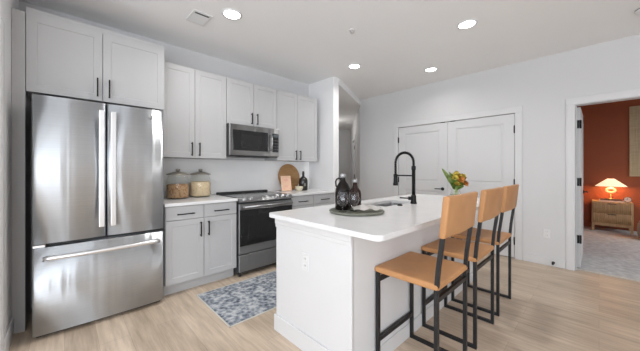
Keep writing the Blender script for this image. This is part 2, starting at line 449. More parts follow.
for z0, z1 in ((.2, .9), (1.05, 1.9)): hbox(m, hall_end - .026, hall_end - .02, .19, .75, z0, z1)
put('door_panel', m, DOOR, d)
m = MB(); hbox(m, hall_end - .022, hall_end - .001, .0, .065, 0, 2.12); hbox(m, hall_end - .022, hall_end - .001, .875, .94, 0, 2.12); hbox(m, hall_end - .022, hall_end - .001, .065, .875, 2.05, 2.12)
put('door_frame', m, TRIM, d)

# baseboards and casings
BH = 0.10
struct('baseboard_right', MB().box(X_W - .014, X_W, 0.29, 0.722, 0, BH, 0.003).box(X_W - .014, X_W, 2.705, 3.52, 0, BH, 0.003).box(X_W - .014, X_W, -3.4, -0.72, 0, BH, 0.003), TRIM, 'white baseboard along the closet wall', 'baseboard')
struct('baseboard_left', MB().box(-0.29, -0.276, 2.66, 3.05, 0, 0.13, 0.004), TRIM, 'white baseboard at the left of the refrigerator', 'baseboard')
struct('baseboard_partition', MB().box(3.075, 3.225, 2.90, 2.915, 0, BH, 0.003), TRIM, 'white baseboard on the partition wall end', 'baseboard')
def casing(name, label, y0, y1, ztop, wd=0.087):
    m = MB()
    for a, b in ((y0 - wd, y0), (y1, y1 + wd)):
        m.box(X_W - .016, X_W, a, b, 0, ztop, 0.003); m.box(X_W - .020, X_W - .015, a + .012, b - .018 if b == y0 else b - .012, 0, ztop - .002, 0.002)
    m.box(X_W - .016, X_W, y0 - wd, y1 + wd, ztop, ztop + wd, 0.003)
    return struct(name, m, TRIM, label, 'trim')
casing('trim_closet', 'white casing around the closet double doors', 0.812, 2.618, 2.036)
casing('trim_bedroom', 'white casing around the bedroom doorway', -0.63, 0.201, 2.045)
m = MB(); m.box(X_W, 4.665, 0.201, 0.207, 0, 2.045); m.box(X_W, 4.665, -0.636, -0.63, 0, 2.045); m.box(X_W + .035, X_W + .05, .189, .201, 0, 2.04); m.box(X_W, 4.665, -0.63, .201, 2.04, 2.046)
struct('trim_bedroom_jamb', m, TRIM, 'white door jamb inside the bedroom doorway', 'trim')
m = MB(); m.box(-0.29, -0.283, 2.60, 2.68, 0, 2.2, .002); m.box(-0.2835, -0.280, 2.612, 2.668, 0, 2.19, .001)
struct('trim_left', m, TRIM, 'white door casing at the left edge of the picture', 'trim')

# closet double doors
def closet_door(name, label, y0, y1, hinge_y, hz):
    d = thing(name, label, 'door', (X_W, (y0 + y1) / 2, 0), kind='structure')
    m = MB(); xf, xb = X_W + 0.002, X_W + 0.037
    st = 0.13
    zs = [0.012, 0.20, 0.885, 1.04, 1.905, 2.03]
    m.box(xf, xb, y0, y0 + st, zs[0], zs[5], .002); m.box(xf, xb, y1 - st, y1, zs[0], zs[5], .002)
    for a, b in ((0, 1), (2, 3), (4, 5)): m.box(xf, xb, y0 + st - .002, y1 - st + .002, zs[a], zs[b])
    for a, b in ((1, 2), (3, 4)):
        m.box(xf + .013, xb - .002, y0 + st - .004, y1 - st + .004, zs[a] - .004, zs[b] + .004)
        i = 0.028
        m.box(xf + .005, xb - .004, y0 + st + i, y1 - st - i, zs[a] + i, zs[b] - i, .006)
    put('door_panel', m, DOOR, d)
    for z in hz:
        m = MB().box(X_W - .008, X_W + .004, hinge_y - .012, hinge_y + .012, z - .05, z + .05, .002)
        m.cyl((X_W - .012, hinge_y, z - .055), (X_W - .012, hinge_y, z + .055), .007, 8)
        put('hinge', m, BLACK, d, label='black butt hinge')
    return d
dl = closet_door('door_1', 'left closet door with black lever handle', 1.7235, 2.612, 2.614, (0.25, 1.06, 1.80))
dr = closet_door('door_2', 'right closet door behind the stool backs without a lever', 0.818, 1.7205, 0.815, (0.25, 1.06, 1.81))
def lever(parent, y, z, sgn, x=X_W):
    m = MB().cyl((x + .002, y, z), (x - .010, y, z), .026, 18)
    m.cyl((x - .010, y, z), (x - .045, y, z), .009, 10)
    m.tube([(x - .045, y - .008 * sgn, z), (x - .047, y + .05 * sgn, z), (x - .045, y + .115 * sgn, z)], .008, 8)
    put('lever_handle', m, BLACK, parent, label='black lever handle')
lever(dl, 1.80, 0.925, 1)
for dd, y in ((dl, 1.80), (dr, 1.64)):
    put('latch_plate', MB().box(X_W - .004, X_W + .03, y - .035, y + .035, 2.026, 2.034), BLACK, dd, label='black ball catch at the top')

# bedroom
struct('floor_bedroom', MB().box(4.64, 8.4, -2.55, 0.71, 0.0, 0.012), CARPET, 'grey carpet in the bedroom', 'floor')
struct('trim_threshold', MB().box(4.60, 4.645, -0.63, 0.201, 0, 0.013, .003), plain('threshold_strip', (0.62, 0.58, 0.53), .5), 'pale strip between plank floor and bedroom carpet', 'trim')
struct('wall_bedroom_far', MB().box(8.28, 8.38, -2.55, 0.8, 0, 2.73), ORANGE, 'terracotta orange bedroom wall behind the lamp', 'wall')
struct('wall_bedroom_left', MB().box(4.665, 8.38, 0.70, 0.80, 0, 2.73), ORANGE, 'terracotta side wall behind the open bedroom door', 'wall')
mb = MB(); mb.box(4.665, 5.8, -2.55, -2.45, 0, CZ); mb.box(7.4, 8.38, -2.55, -2.45, 0, CZ); mb.box(5.8, 7.4, -2.55, -2.45, 0, .8); mb.box(5.8, 7.4, -2.55, -2.45, 2.2, CZ)
struct('wall_bedroom_window', mb, WALL, 'bedroom wall with its daylight window', 'wall')
struct('ceiling_bedroom', MB().box(4.6, 8.4, -2.6, 0.8, CZ, CZ + .08), CEIL, 'white ceiling of the bedroom', 'ceiling')
struct('baseboard_bedroom', MB().box(8.266, 8.28, -2.45, 0.70, 0.012, .11, .003), ORANGE, 'painted baseboard of the terracotta wall', 'baseboard')
d = thing('door_3', 'open white bedroom door seen nearly edge on', 'door', (4.68, 0.18, 0), kind='structure')
m = MB().box(4.68, 5.49, 0.160, 0.195, 0.016, 2.03, .002)
for z0, z1 in ((.2, .885), (1.04, 1.905)): m.box(4.80, 5.37, .155, .165, z0, z1, .003)
put('door_panel', m, DOOR, d)
for z in (0.37, 1.09, 1.815):
    m = MB().box(4.655, 4.679, 0.168, 0.203, z - .05, z + .05, .002).cyl((4.672, .158, z - .052), (4.672, .158, z + .052), .008, 8)
    put('hinge', m, BLACK, d, label='black butt hinge')
m = MB().cyl((5.43, .162, .925), (5.43, .150, .925), .026, 16).cyl((5.43, .15, .925), (5.43, .115, .925), .009, 8).tube([(5.44, .115, .925), (5.38, .113, .925), (5.315, .115, .925)], .008, 8)
put('lever_handle', m, BLACK, d, label='black lever handle')

# ------------------------------------------------------------------ refrigerator
FY = 2.795
fr = thing('refrigerator', 'stainless french door refrigerator with bottom freezer drawer', 'refrigerator', (0.25, 3.1, 0))
put('body', MB().box(-0.165, 0.663, 2.875, 3.49, 0.03, 1.775, .004), plain('fridge_case_grey', (0.085, 0.085, 0.09), .45), fr, label='dark grey case')
def bowed(m, x0, x1, y, dep, z0, z1, bulge=0.012, r=0.012, n=14):
    """door skin facing -Y, gently bowed with rolled edges"""
    rows = []
    for i in range(n + 1):
        t = i / n; x = x0 + (x1 - x0) * t
        yy = y + bulge * (2 * t - 1) ** 2
        e = min(x - x0, x1 - x)
        if e < r: yy += r - math.sqrt(max(0, r * r - (r - e) ** 2))
        rows.append((x, yy))
    # finer at the edges
    xs = [x0, x0 + r * .15, x0 + r * .5, x0 + r] + [x0 + (x1 - x0) * k / n for k in range(1, n)] + [x1 - r, x1 - r * .5, x1 - r * .15, x1]
    pts = []
    for x in xs:
        t = (x - x0) / (x1 - x0); yy = y + bulge * (2 * t - 1) ** 2; e = min(x - x0, x1 - x)
        if e < r: yy += r - math.sqrt(max(0, r * r - (r - e) ** 2))
        pts.append((x, yy))
    poly = pts + [(x1, y + dep), (x0, y + dep)]
    a = [m.bm.verts.new((px, py, z0)) for px, py in poly]; b = [m.bm.verts.new((px, py, z1)) for px, py in poly]
    k = len(poly)
    for i in range(k):
        f = m.bm.faces.new([a[i], a[(i + 1) % k], b[(i + 1) % k], b[i]]); f.smooth = i < len(pts) - 1
    m.bm.faces.new(a[::-1]); m.bm.faces.new(b)
    return m
def flat_handle(parent, a, b, w, out, axis):
    m = MB()
    if axis == 'z':
        x, z0, z1 = a[0], a[2], b[2]
        m.box(x - w / 2, x + w / 2, FY - out - .012, FY - out + .008, z0, z1, .004, 2)
        for z in (z0 + .03, z1 - .03): m.box(x - w / 2 + .008, x + w / 2 - .008, FY - out, FY + .02, z - .02, z + .02)
    else:
        n = 16; x0, x1, z = a[0], b[0], a[2]
        pts = [(x0 + (x1 - x0) * k / n, FY - out - .016 * (1 - (2 * k / n - 1) ** 2), z) for k in range(n + 1)]
        m.tube(pts, .017, square=False, seg=12)
        for x in (x0 + .03, x1 - .03): m.box(x - .02, x + .02, FY - out, FY + .02, z - .012, z + .012)
    return put('handle', m, CHROME, parent, label='polished bar handle')
dA = put('door', bowed(MB(), -0.17, 0.2475, FY, .075, 0.70, 1.785), STEEL, fr)
flat_handle(dA, (.216, 0, .785), (.216, 0, 1.72), .036, .045, 'z')
dB = put('door', bowed(MB(), 0.2525, 0.668, FY, .075, 0.70, 1.785), STEEL, fr)
flat_handle(dB, (.290, 0, .785), (.290, 0, 1.715), .036, .045, 'z')
m = MB().cyl((.56, FY - .002, 1.718), (.56, FY + .012, 1.718), .017, 20)
m.tube([(.56 + .0135 * math.cos(a), FY - .003, 1.718 + .0135 * math.sin(a)) for a in [2 * PI * k / 20 for k in range(20)]], .0018, 6, closed=True)
m.tube([(.553 + .004 * math.cos(a), FY - .003, 1.718 + .006 * math.sin(a)) for a in [PI * .3 + 1.5 * PI * k / 10 for k in range(11)]], .0014, 6)
m.tube([(.567 + .004 * math.cos(a), FY - .003, 1.718 + .006 * math.sin(a)) for a in [PI * .3 + 1.4 * PI * k / 10 for k in range(11)]], .0014, 6)
put('badge', m, CAPM, dB, label='small round silver badge')
dC = put('freezer_drawer', bowed(MB(), -0.17, 0.668, FY, .075, 0.035, 0.672), STEEL, fr)
flat_handle(dC, (-.112, 0, .598), (.622, 0, .598), .04, .04, 'x')
put('kick_grille', MB().box(-.15, .65, 2.86, 2.9, .004, .05), DARK, fr, label='dark kick grille')
for x in (-.12, .62):
    put('hinge_cover', MB().box(x - .045, x + .045, 2.83, 2.93, 1.775, 1.795, .004), DARK, fr)
put('gasket', MB().box(-.165, .663, 2.862, 2.88, .672, .702).box(.244, .256, 2.862, 2.88, .70, 1.78), DARK, fr, label='black door gasket')
put('hinge_pin', MB().box(-.168, -.10, 2.80, 2.86, .674, .694, .004), CHROME, fr, label='bright centre hinge')

# filler panel left of the refrigerator
put('filler_panel', MB().box(-0.289, -0.218, 3.055, 3.48, 0.0, 2.46, .002), CAB, None, (-0.25, 3.2, 0), label='tall narrow grey filler panel left of the refrigerator', category='panel')

# ------------------------------------------------------------------ upper cabinets
def upper(label, x0, x1, yf, z0, z1, split, hz, top_rail=0.0, hx=(.037, .045), dz=(0.0, 0.0)):
    t = thing('wall_cabinet', label, 'cabinet', ((x0 + x1) / 2, yf + .1, z0), group='grey wall cabinets')
    put('body', MB().box(x0, x1, yf + .021, Y_K - .002, z0 + dz[0], z1 + top_rail, .001), CAB, t)
    for k, (a, b) in enumerate(((x0 + .002, split - .0025), (split + .0025, x1 - .002))):
        d = put('door', MB().shaker(a, b, yf, yf + .02, z0, z1), CAB, t)
        x = split - hx[0] if k == 0 else split + hx[1]
        bar_pull(d, (x, yf, hz[0] + .012), (x, yf, hz[1] - .012), (0, -.03, 0))
    return t
upper('wide two-door grey wall cabinet above the refrigerator', -0.216, 0.735, 3.055, 1.852, 2.459, 0.246, (1.883, 2.045), top_rail=.05)
upper('tall two-door grey wall cabinet above the glass jars', 0.738, 1.446, 3.185, 1.38, 2.39, 1.075, (1.40, 1.553))
upper('short two-door grey wall cabinet above the microwave', 1.449, 2.193, 3.185, 1.822, 2.39, 1.825, (1.845, 1.99))
upper('tall two-door grey wall cabinet above the round board', 2.196, 2.985, 3.185, 1.38, 2.39, 2.570, (1.394, 1.535))

# ------------------------------------------------------------------ microwave
mwv = thing('microwave', 'stainless over-the-range microwave under the short cabinet', 'microwave', (1.82, 3.3, 1.415))
put('body', MB().box(1.45, 2.175, 3.135, Y_K - .003, 1.415, 1.815, .003), DARK, mwv, label='dark side casing')
md = put('door', MB().box(1.45, 2.175, 3.105, 3.134, 1.425, 1.812, .006, 2), STEEL2, mwv)
put('window', MB().box(1.492, 1.995, 3.100, 3.107, 1.487, 1.742, .003), DGLASS, md, label='black glass window')
put('inner_screen', MB().box(1.60, 1.89, 3.0985, 3.1005, 1.53, 1.69), plain('perforated_screen', (.014, .014, .015), .25), md)
put('handle', MB().tube([(2.035, 3.105, 1.71), (2.035, 3.070, 1.70), (2.035, 3.062, 1.61), (2.035, 3.070, 1.52), (2.035, 3.105, 1.51)], .011, 10), KNOBM, md, label='vertical steel handle')
cp = put('control_panel', MB().box(2.065, 2.165, 3.100, 3.107, 1.487, 1.742, .003), DGLASS, mwv, label='black control panel')
put('display', MB().box(2.078, 2.152, 3.0985, 3.1005, 1.69, 1.725), plain('grey_display', (.10, .12, .13), .2), cp)
for r in range(4):
    for c in range(3):
        put('button', MB().box(2.077 + .029 * c, 2.095 + .029 * c, 3.0975, 3.1005, 1.512 + .041 * r, 1.532 + .041 * r), plain('button_grey', (.07, .07, .072), .5) if (r, c) == (0, 0) else MATS['button_grey'], cp)
put('vent_grille', MB().box(1.62, 2.02, 3.115, 3.30, 1.405, 1.416), DARK, mwv, label='dark vent underneath')

# ------------------------------------------------------------------ base cabinets and counters
BY = 2.885
def base_cab(label, x0, x1, split, hspec):
    t = thing('base_cabinet', label, 'cabinet', ((x0 + x1) / 2, 3.15, 0), group='grey base cabinets')
    put('body', MB().box(x0, x1, BY + .021, Y_K - .003, .11, .883, .001), CAB, t)
    put('toe_kick', MB().box(x0, x1, 2.965, 2.98, 0, .112), CABIN, t, label='recessed toe kick')
    for k, (a, b) in enumerate(((x0 + .003, split - .003), (split + .003, x1 - .003))):
        d = put('drawer', MB().shaker(a, b, BY, BY + .02, .745, .878, .03, .0), CAB, t)
        xc = (a + b) / 2
        bar_pull(d, (xc - .07, BY, .80), (xc + .07, BY, .80), (0, -.03, 0))
        d = put('door', MB().shaker(a, b, BY, BY + .02, .118, .738), CAB, t)
        x = b - .035 if k == 0 else a + .040
        bar_pull(d, (x, BY, .562), (x, BY, .690), (0, -.03, 0))
    return t
base_cab('grey base cabinet with two drawers and doors left of the range', 0.70, 1.432, 1.065, None)
base_cab('grey base cabinet with two drawers right of the range', 2.215, 3.084, 2.63, None)
struct('trim_backsplash_added', MB().box(0.69, 3.086, Y_K - .010, Y_K, .9145, 1.379), WALLB, 'added white backsplash panel, lightened to offset shade under the wall cabinets', 'backsplash')  # panel added to brighten the shaded wall above the counters
put('countertop', MB().box(0.69, 1.436, 2.86, Y_K - .0105, .884, .914, .003), QUARTZ, None, (1.06, 3.2, .884), label='white countertop under the glass jars', category='countertop')
put('countertop', MB().box(2.208, 3.086, 2.86, Y_K - .0105, .884, .914, .003), QUARTZ, None, (2.65, 3.2, .884), label='white countertop under the round cutting board', category='countertop')

# ------------------------------------------------------------------ range
rg = thing('kitchen_range', 'stainless slide-in electric range with black oven window', 'range', (1.82, 3.15, 0))
put('body', MB().box(1.442, 2.202, 2.872, 3.49, .035, .905, .002), DARK, rg, label='dark side casing')
put('cooktop', MB().box(1.438, 2.206, 2.90, 3.43, .905, .922, .003), COOK, rg, label='black glass cooktop')
put('rear_trim', MB().box(1.445, 2.20, 3.43, 3.49, .905, .945, .004), DARK, rg, label='black rear trim')
m = MB()
prof = [(2.905, .924), (2.865, .918), (2.822, .878), (2.822, .868), (2.905, .868)]
a = [m.bm.verts.new((1.438, y, z)) for y, z in prof]; b = [m.bm.verts.new((2.206, y, z)) for y, z in prof]
for k in range(5): m.bm.faces.new([a[k], a[(k + 1) % 5], b[(k + 1) % 5], b[k]])
m.bm.faces.new(a[::-1]); m.bm.faces.new(b)
cpn = put('control_panel', m, STEEL2, rg, label='slanted stainless control panel')
nk = Vector((0, -.68, .73)).normalized()
for x in (1.505, 1.59, 1.955, 2.04, 2.125):
    c = Vector((x, 2.846, .899)); m = MB()
    m.tube([c, c + nk * .006, c + nk * .007, c + nk * .03], .02, 16, rr=[.026, .026, .021, .018])
    put('knob', m, KNOBM, cpn, label='round steel burner knob')
put('vent_gap', MB().box(1.446, 2.198, 2.852, 2.87, .845, .868), DARK, rg)
od = put('oven_door', MB().box(1.440, 2.204, 2.835, 2.871, .27, .845, .004), STEEL2, rg)
put('window', MB().box(1.446, 2.198, 2.830, 2.837, .362, .778, .002), DGLASS, od, label='black oven glass')
put('inner_window', MB().box(1.56, 2.08, 2.8285, 2.8305, .43, .70), plain('oven_inner_glass', (.013, .013, .014), .10), od)
m = MB().tube([(1.48, 2.785, .815), (2.165, 2.785, .815)], .013, 12)
for x in (1.50, 2.145): m.box(x - .012, x + .012, 2.785, 2.836, .805, .825)
put('handle', m, KNOBM, od, label='round steel oven handle')
put('drawer', MB().box(1.440, 2.204, 2.835, 2.871, .065, .258, .004), STEEL2, rg)
for x in (1.48, 2.16): put('foot', MB().cyl((x, 2.90, 0), (x, 2.90, .04), .016, 10), DARK, rg)

# ------------------------------------------------------------------ island
IX0, IX1, IY0, IY1 = 1.19, 3.40, .982, 1.735
isl = thing('kitchen_island', 'white panelled kitchen island base', 'island', (2.3, 1.37, 0))
put('body', MB().box(IX0, IX0 + .02, IY0, IY1, 0, .884, .002).box(IX1 - .02, IX1, IY0, IY1, 0, .884, .002).box(IX0 + .015, IX1 - .015, IY0, IY0 + .02, 0, .884).box(IX0 + .015, IX1 - .015, IY1 - .02, IY1, 0, .884).box(IX0 + .015, IX1 - .015, IY0 + .015, IY1 - .015, .08, .10), ISL, isl)
m = MB(); 
m.box(IX0 - .014, IX0, IY0 - .010, IY1 + .014, 0, .125, .003); m.box(IX0 - .010, IX1 + .014, IY0 - .010, IY0, 0, .10, .003); m.box(IX1, IX1 + .014, IY0 - .010, IY1 + .014, 0, .125, .003)
put('baseboard', m, ISL, isl)
m = MB(); m.box(IX0 - .014, IX0, IY0 - .002, IY1 + .002, .825, .884, .004); m.box(IX0 - .007, IX0, IY0 - .002, IY1 + .002, .80, .826, .002)
put('top_trim', m, ISL, isl)
put('toe_kick', MB().box(IX0 + .1, IX1 - .1, IY1, IY1 + .003, 0, .10), CABIN, isl)
for k in range(4):
    a = IX0 + .02 + k * .548; b = a + .542
    put('door', MB().shaker(-b, -a, -(IY1 + .02), -IY1, .115, .875).xform(Matrix.Rotation(PI, 4, 'Z')), ISL, isl)

def rounded(x0, x1, y0, y1, r, n=6):
    P = []
    for cx, cy, a0 in ((x1 - r, y0 + r, -PI / 2), (x1 - r, y1 - r, 0), (x0 + r, y1 - r, PI / 2), (x0 + r, y0 + r, PI)):
        for k in range(n + 1):
            a = a0 + PI / 2 * k / n; P.append((cx + r * math.cos(a), cy + r * math.sin(a)))
    return P
SX0, SX1, SY0, SY1 = 2.06, 2.58, 1.31, 1.57
def slab_with_hole(outer, inner, z0, z1):
    m = MB(); bm = m.bm
    for z in (z0, z1):
        loops = []
        for L in (outer, inner):
            vs = [bm.verts.new((x, y, z)) for x, y in L]
            loops += [bm.edges.new((vs[k], vs[(k + 1) % len(vs)])) for k in range(len(vs))]
        bmesh.ops.triangle_fill(bm, use_beauty=True, use_dissolve=False, edges=loops)
    bm.verts.ensure_lookup_table()
    n, k = len(outer), len(inner)
    for off, cnt in ((0, n), (n, k)):
        for i in range(cnt):
            j = (i + 1) % cnt; t = n + k
            bm.faces.new([bm.verts[off + i], bm.verts[off + j], bm.verts[t + off + j], bm.verts[t + off + i]])
    return m
put('island_countertop', slab_with_hole(rounded(1.115, 3.49, .745, 1.75, .045), rounded(SX0, SX1, SY0, SY1, .03), .8845, .914), QUARTZ, None, (2.3, 1.25, .884),
    label='long white quartz countertop on the island with rounded corners', category='countertop')
sk = thing('sink', 'undermount stainless sink set in the island countertop', 'sink', ((SX0 + SX1) / 2, (SY0 + SY1) / 2, .68))
m = MB(); o = rounded(SX0 - .012, SX1 + .012, SY0 - .012, SY1 + .012, .035); i_ = rounded(SX0 + .004, SX1 - .004, SY0 + .004, SY1 - .004, .028)
top = [m.bm.verts.new((x, y, .884)) for x, y in i_]; bot = [m.bm.verts.new((x, y, .70)) for x, y in i_]
for k in range(len(i_)):
    f = m.bm.faces.new([top[k], top[(k + 1) % len(i_)], bot[(k + 1) % len(i_)], bot[k]])
m.bm.faces.new(bot)
put('basin', m, BIN, sk)
put('drain', MB().lathe([(.045, 0), (.045, .004), (.03, .004), (.025, .001)], ((SX0 + SX1) / 2, (SY0 + SY1) / 2, .7), 20), CHROME, sk)
# faucet
fx, fy = 2.45, 1.245
fa = thing('kitchen_faucet', 'tall matte black spring pull-down faucet', 'faucet', (fx, fy, .914))
put('base', MB().lathe([(.031, .914), (.031, .922), (.026, .935), (.024, .99), (.019, 1.0)], (fx, fy, 0), 20), BLACK, fa)
put('column', MB().lathe([(.017, .99), (.017, 1.24), (.021, 1.243), (.021, 1.275), (.015, 1.28)], (fx, fy, 0), 16), BLACK, fa)
rad = 0.098
arch = [(fx, fy, 1.27), (fx, fy, 1.315)] + [(fx, fy + rad - rad * math.cos(a), 1.315 + rad * math.sin(a)) for a in [PI * k / 16 for k in range(1, 17)]] + [(fx, fy + 2 * rad, 1.24), (fx, fy + 2 * rad, 1.19)]
put('hose', MB().tube(arch, .009, 10), BLACK, fa)
# coil spring around the hose
dense = []
for a, b in zip(arch[:-1], arch[1:]):
    a, b = Vector(a), Vector(b); n = max(2, int((b - a).length / .0016))
    dense += [a.lerp(b, k / n) for k in range(n)]
pts = []
L = 0
for k, p in enumerate(dense[:-1]):
    t = (dense[min(k + 1, len(dense) - 1)] - dense[max(k - 1, 0)]).normalized()
    u = Vector((1, 0, 0)); v = t.cross(u)
    L += (dense[k + 1] - p).length
    an = 2 * PI * L / .0105
    pts.append(p + (u * math.cos(an) + v * math.sin(an)) * .0128)
put('spring', MB().tube(pts, .0028, 5), BLACK, fa)
put('holder_arm', MB().tube([(fx, fy, 1.185), (fx, fy + 2 * rad - .015, 1.185)], .007, 10).lathe([(.021, 1.172), (.021, 1.198)], (fx, fy + 2 * rad, 0), 16), BLACK, fa)
put('spray_head', MB().lathe([(.013, 1.20), (.019, 1.185), (.021, 1.115), (.025, 1.10), (.025, 1.082)], (fx, fy + 2 * rad, 0), 16), BLACK, fa)
lv = Vector((-.55, .75, 0)).normalized(); c = Vector((fx, fy, .965))
put('lever_handle', MB().tube([c, c + lv * .05], .017, 14).tube([c + lv * .05, c + lv * .13 + Vector((0, 0, .004))], .006, 8), BLACK, fa)
put('air_switch_button', MB().lathe([(.024, .9142), (.024, .920), (.015, .926), (.013, .928)], (2.223, 1.262, 0), 18), BLACK, None, (2.223, 1.262, .914), label='small round black sink button on the island counter', category='button')

# outlets
def outlet(label, loc, ax):
    t = thing('power_outlet', label, 'outlet', loc)
    x, y, z = loc
    put('cover_plate', MB().box(x - .005, x - .0002, y - .037, y + .037, z - .06, z + .06, .003), PLASTIC, t)
    for s in (-1, 1):
        rc = put('receptacle', MB().box(x - .007, x - .004, y - .017, y + .017, z + s * .024 - .014, z + s * .024 + .014, .003), PLASTIC, t)
        put('slot', MB().box(x - .0076, x - .0066, y - .008, y - .006, z + s * .024 - .004, z + s * .024 + .007).box(x - .0076, x - .0066, y + .006, y + .008, z + s * .024 - .004, z + s * .024 + .005), DARK, rc, label='dark plug slots')
    return t
outlet('white power outlet on the end of the island', (IX0, 1.385, .612), 'x')
outlet('white power outlet low on the wall beside the bedroom door', (X_W, .472, .412), 'x')
ds = thing('door_stop', 'small black door stop on the baseboard near the bedroom', 'door stop', (X_W - .014, .405, .05))
put('stem', MB().cyl((X_W - .0142, .405, .05), (X_W - .075, .405, .05), .006, 8).cyl((X_W - .0142, .405, .05), (X_W - .02, .405, .05), .016, 12), BLACK, ds)
put('bumper', MB().cyl((X_W - .075, .405, .05), (X_W - .092, .405, .05), .012, 10), DARK, ds)

# ------------------------------------------------------------------ counter stools
def make_stool():
    t = thing('counter_stool', 'x', 'stool', (0, 0, 0), group='tan leather counter stools')
    hw = .218; r = .0105; yf, yb = .175, -.19
    zt = .625
    for s in (-1, 1):
        x = s * hw
        put('leg', MB().tube([(x, yf, .0), (x, yf, zt)], r, square=True), FRAME, t, label='black square front leg')
        put('leg', MB().tube([(x, yb, .0), (x, yb, .60), (x, yb - .010, .72), (x, yb - .034, .90), (x, yb - .053, 1.085)], r, square=True), FRAME, t, label='black rear leg rising into the backrest post')
        put('floor_rail', MB().box(x - r, x + r, yb + r, yf - r, 0, .022), FRAME, t)
        put('seat_rail', MB().box(x - r * .8, x + r * .8, yb + r, yf - r, .604, .622), FRAME, t)
    put('footrest', MB().box(-hw + r, hw - r, yf - r, yf + r, .165, .19), FRAME, t, label='black footrest bar')
    put('stretcher', MB().box(-hw + r, hw - r, yf - .008, yf + .008, .54, .565), FRAME, t)
    put('stretcher', MB().box(-hw + r, hw - r, yb - .008, yb + .008, .535, .56), FRAME, t)
    # leather seat: one padded skin wrapped over the rails, slightly dished between them
    def loft(loops):
        m = MB(); R = [[m.bm.verts.new(p) for p in L] for L in loops]; k = len(R[0])
        for a, b in zip(R[:-1], R[1:]):
            for q in range(k):
                f = m.bm.faces.new([a[q], a[(q + 1) % k], b[(q + 1) % k], b[q]]); f.smooth = True
        m.bm.faces.new(R[0][::-1]); m.bm.faces.new(R[-1]); return m
    def section(hx, ht, rr=.010, n=12):
        """rounded flat section: (across, thickness) pairs, counter-clockwise"""
        P = []
        for k in range(n + 1): P.append((-hx + rr + (2 * hx - 2 * rr) * k / n, -ht))
        P += [(hx - rr + rr * math.sin(a), -ht + rr - rr * math.cos(a)) for a in (PI / 6, PI / 3, PI / 2)]
        P += [(hx - rr + rr * math.cos(a), ht - rr + rr * math.sin(a)) for a in (0, PI / 6, PI / 3)]
        for k in range(n + 1): P.append((hx - rr - (2 * hx - 2 * rr) * k / n, ht))
        P += [(-hx + rr - rr * math.sin(a), ht - rr + rr * math.cos(a)) for a in (PI / 6, PI / 3, PI / 2)]
        P += [(-hx + rr - rr * math.cos(a), -ht + rr - rr * math.sin(a)) for a in (0, PI / 6, PI / 3)]
        return P
    S = section(.230, .018); loops = []
    ys = [yb - .012, yb - .010, yb - .004] + [yb + (yf - yb) * q / 8 for q in range(9)] + [yf + .010, yf + .017, yf + .019]
    for q, y in enumerate(ys):
        e = {0: .62, 1: .82, 2: .97, len(ys) - 1: .62, len(ys) - 2: .82, len(ys) - 3: .97}.get(q, 1.0)
        loops.append([(x * (1 - (1 - e) * .02), y, .617 + t_ * e - .010 * math.cos(PI * x / .462) ** 2 * max(0, math.sin(PI * (y - yb + .02) / (yf - yb + .04))) ** .5) for x, t_ in S])
    put('seat', loft(loops), LEATHER, t, label='tan leather seat')
    S = section(.235, .0175); loops = []
    zs = [.884, .886, .893] + [.90 + .19 * q / 6 for q in range(7)] + [1.097, 1.102, 1.104]
    for q, z in enumerate(zs):
        e = {0: .6, 1: .82, 2: .97, len(zs) - 1: .6, len(zs) - 2: .82, len(zs) - 3: .97}.get(q, 1.0)
        yc = yb - .034 - .020 * (z - .90) / .19
        loops.append([(x, yc + t_ * e - .010 * math.cos(PI * x / .472) ** 2, z) for x, t_ in S])
    put('backrest', loft(loops), LEATHER, t, label='tan leather backrest wrapped round both posts')
    return t
st0 = make_stool()
labs = ['tan leather counter stool nearest the camera, first along the island', 'middle tan leather counter stool of the three at the island', 'tan leather counter stool farthest along the island, nearest the closet']
for k, x in enumerate((1.642, 2.278, 2.883)):
    o = st0 if k == 0 else copy_tree(st0)
    o.location = (x, .785, 0); o['label'] = labs[k]

# ------------------------------------------------------------------ rug
rg_ = thing('runner_rug', 'distressed blue grey runner rug between range and island', 'rug', (1.9, 2.37, 0))
put('pile', MB().box(.945, 3.0, 2.012, 2.735, .0005, .009, .002), RUG, rg_)
put('binding', MB().box(.935, 3.01, 2.003, 2.013, .0004, .010, .002).box(.935, 3.01, 2.734, 2.744, .0004, .010, .002).box(.935, .946, 2.003, 2.744, .0004, .010, .002).box(2.999, 3.01, 2.003, 2.744, .0004, .010, .002), RUGE, rg_, label='cream bound edge')

# ------------------------------------------------------------------ counter objects
def jar(x, y, label, fl, food, h):
    z = .9145; t = thing('glass_jar', label, 'jar', (x, y, z))
    R = .118
    put('jar_body', MB().lathe([(R - .01, 0), (R, .012), (R + .002, .17), (R - .004, .215), (R - .016, .245), (R - .02, .262), (R - .014, .268)], (x, y, z), 32, cap=False), GLASS, t)
    put('jar_base', MB().lathe([(R - .012, 0), (R - .002, .006), (R - .004, .012)], (x, y, z), 32), thin_glass('thick_glass_base', (.80, .83, .80), .05) if 'thick_glass_base' not in MATS else MATS['thick_glass_base'], t)
    lid = put('lid', MB().lathe([(R - .004, .268), (R + .001, .272), (R + .001, .278), (R - .03, .290), (.045, .302), (.020, .307), (.014, .312)], (x, y, z), 32), LIDM, t, label='bronze domed lid')
    put('knob', MB().lathe([(.012, .311), (.022, .318), (.025, .327), (.020, .336), (.006, .340)], (x, y, z), 18), LIDM, lid)
    m = MB().lathe([(R - .012, .012), (R - .006, .02), (R - .005, h - .01), (R - .02, h), (.03, h + .004), (.005, h + .002)], (x, y, z), 28)
    put('jar_filling', m, food, None, (x, y, z), label=fl, category='dry food', kind='stuff')
jar(.935, 3.325, 'large glass jar nearest the refrigerator holding brown dry food', 'brown dry food filling the jar nearest the refrigerator', FOODA, .165)
jar(1.200, 3.370, 'large glass jar nearest the range holding beige dry food', 'beige dry food filling the jar nearest the range', FOODB, .185)

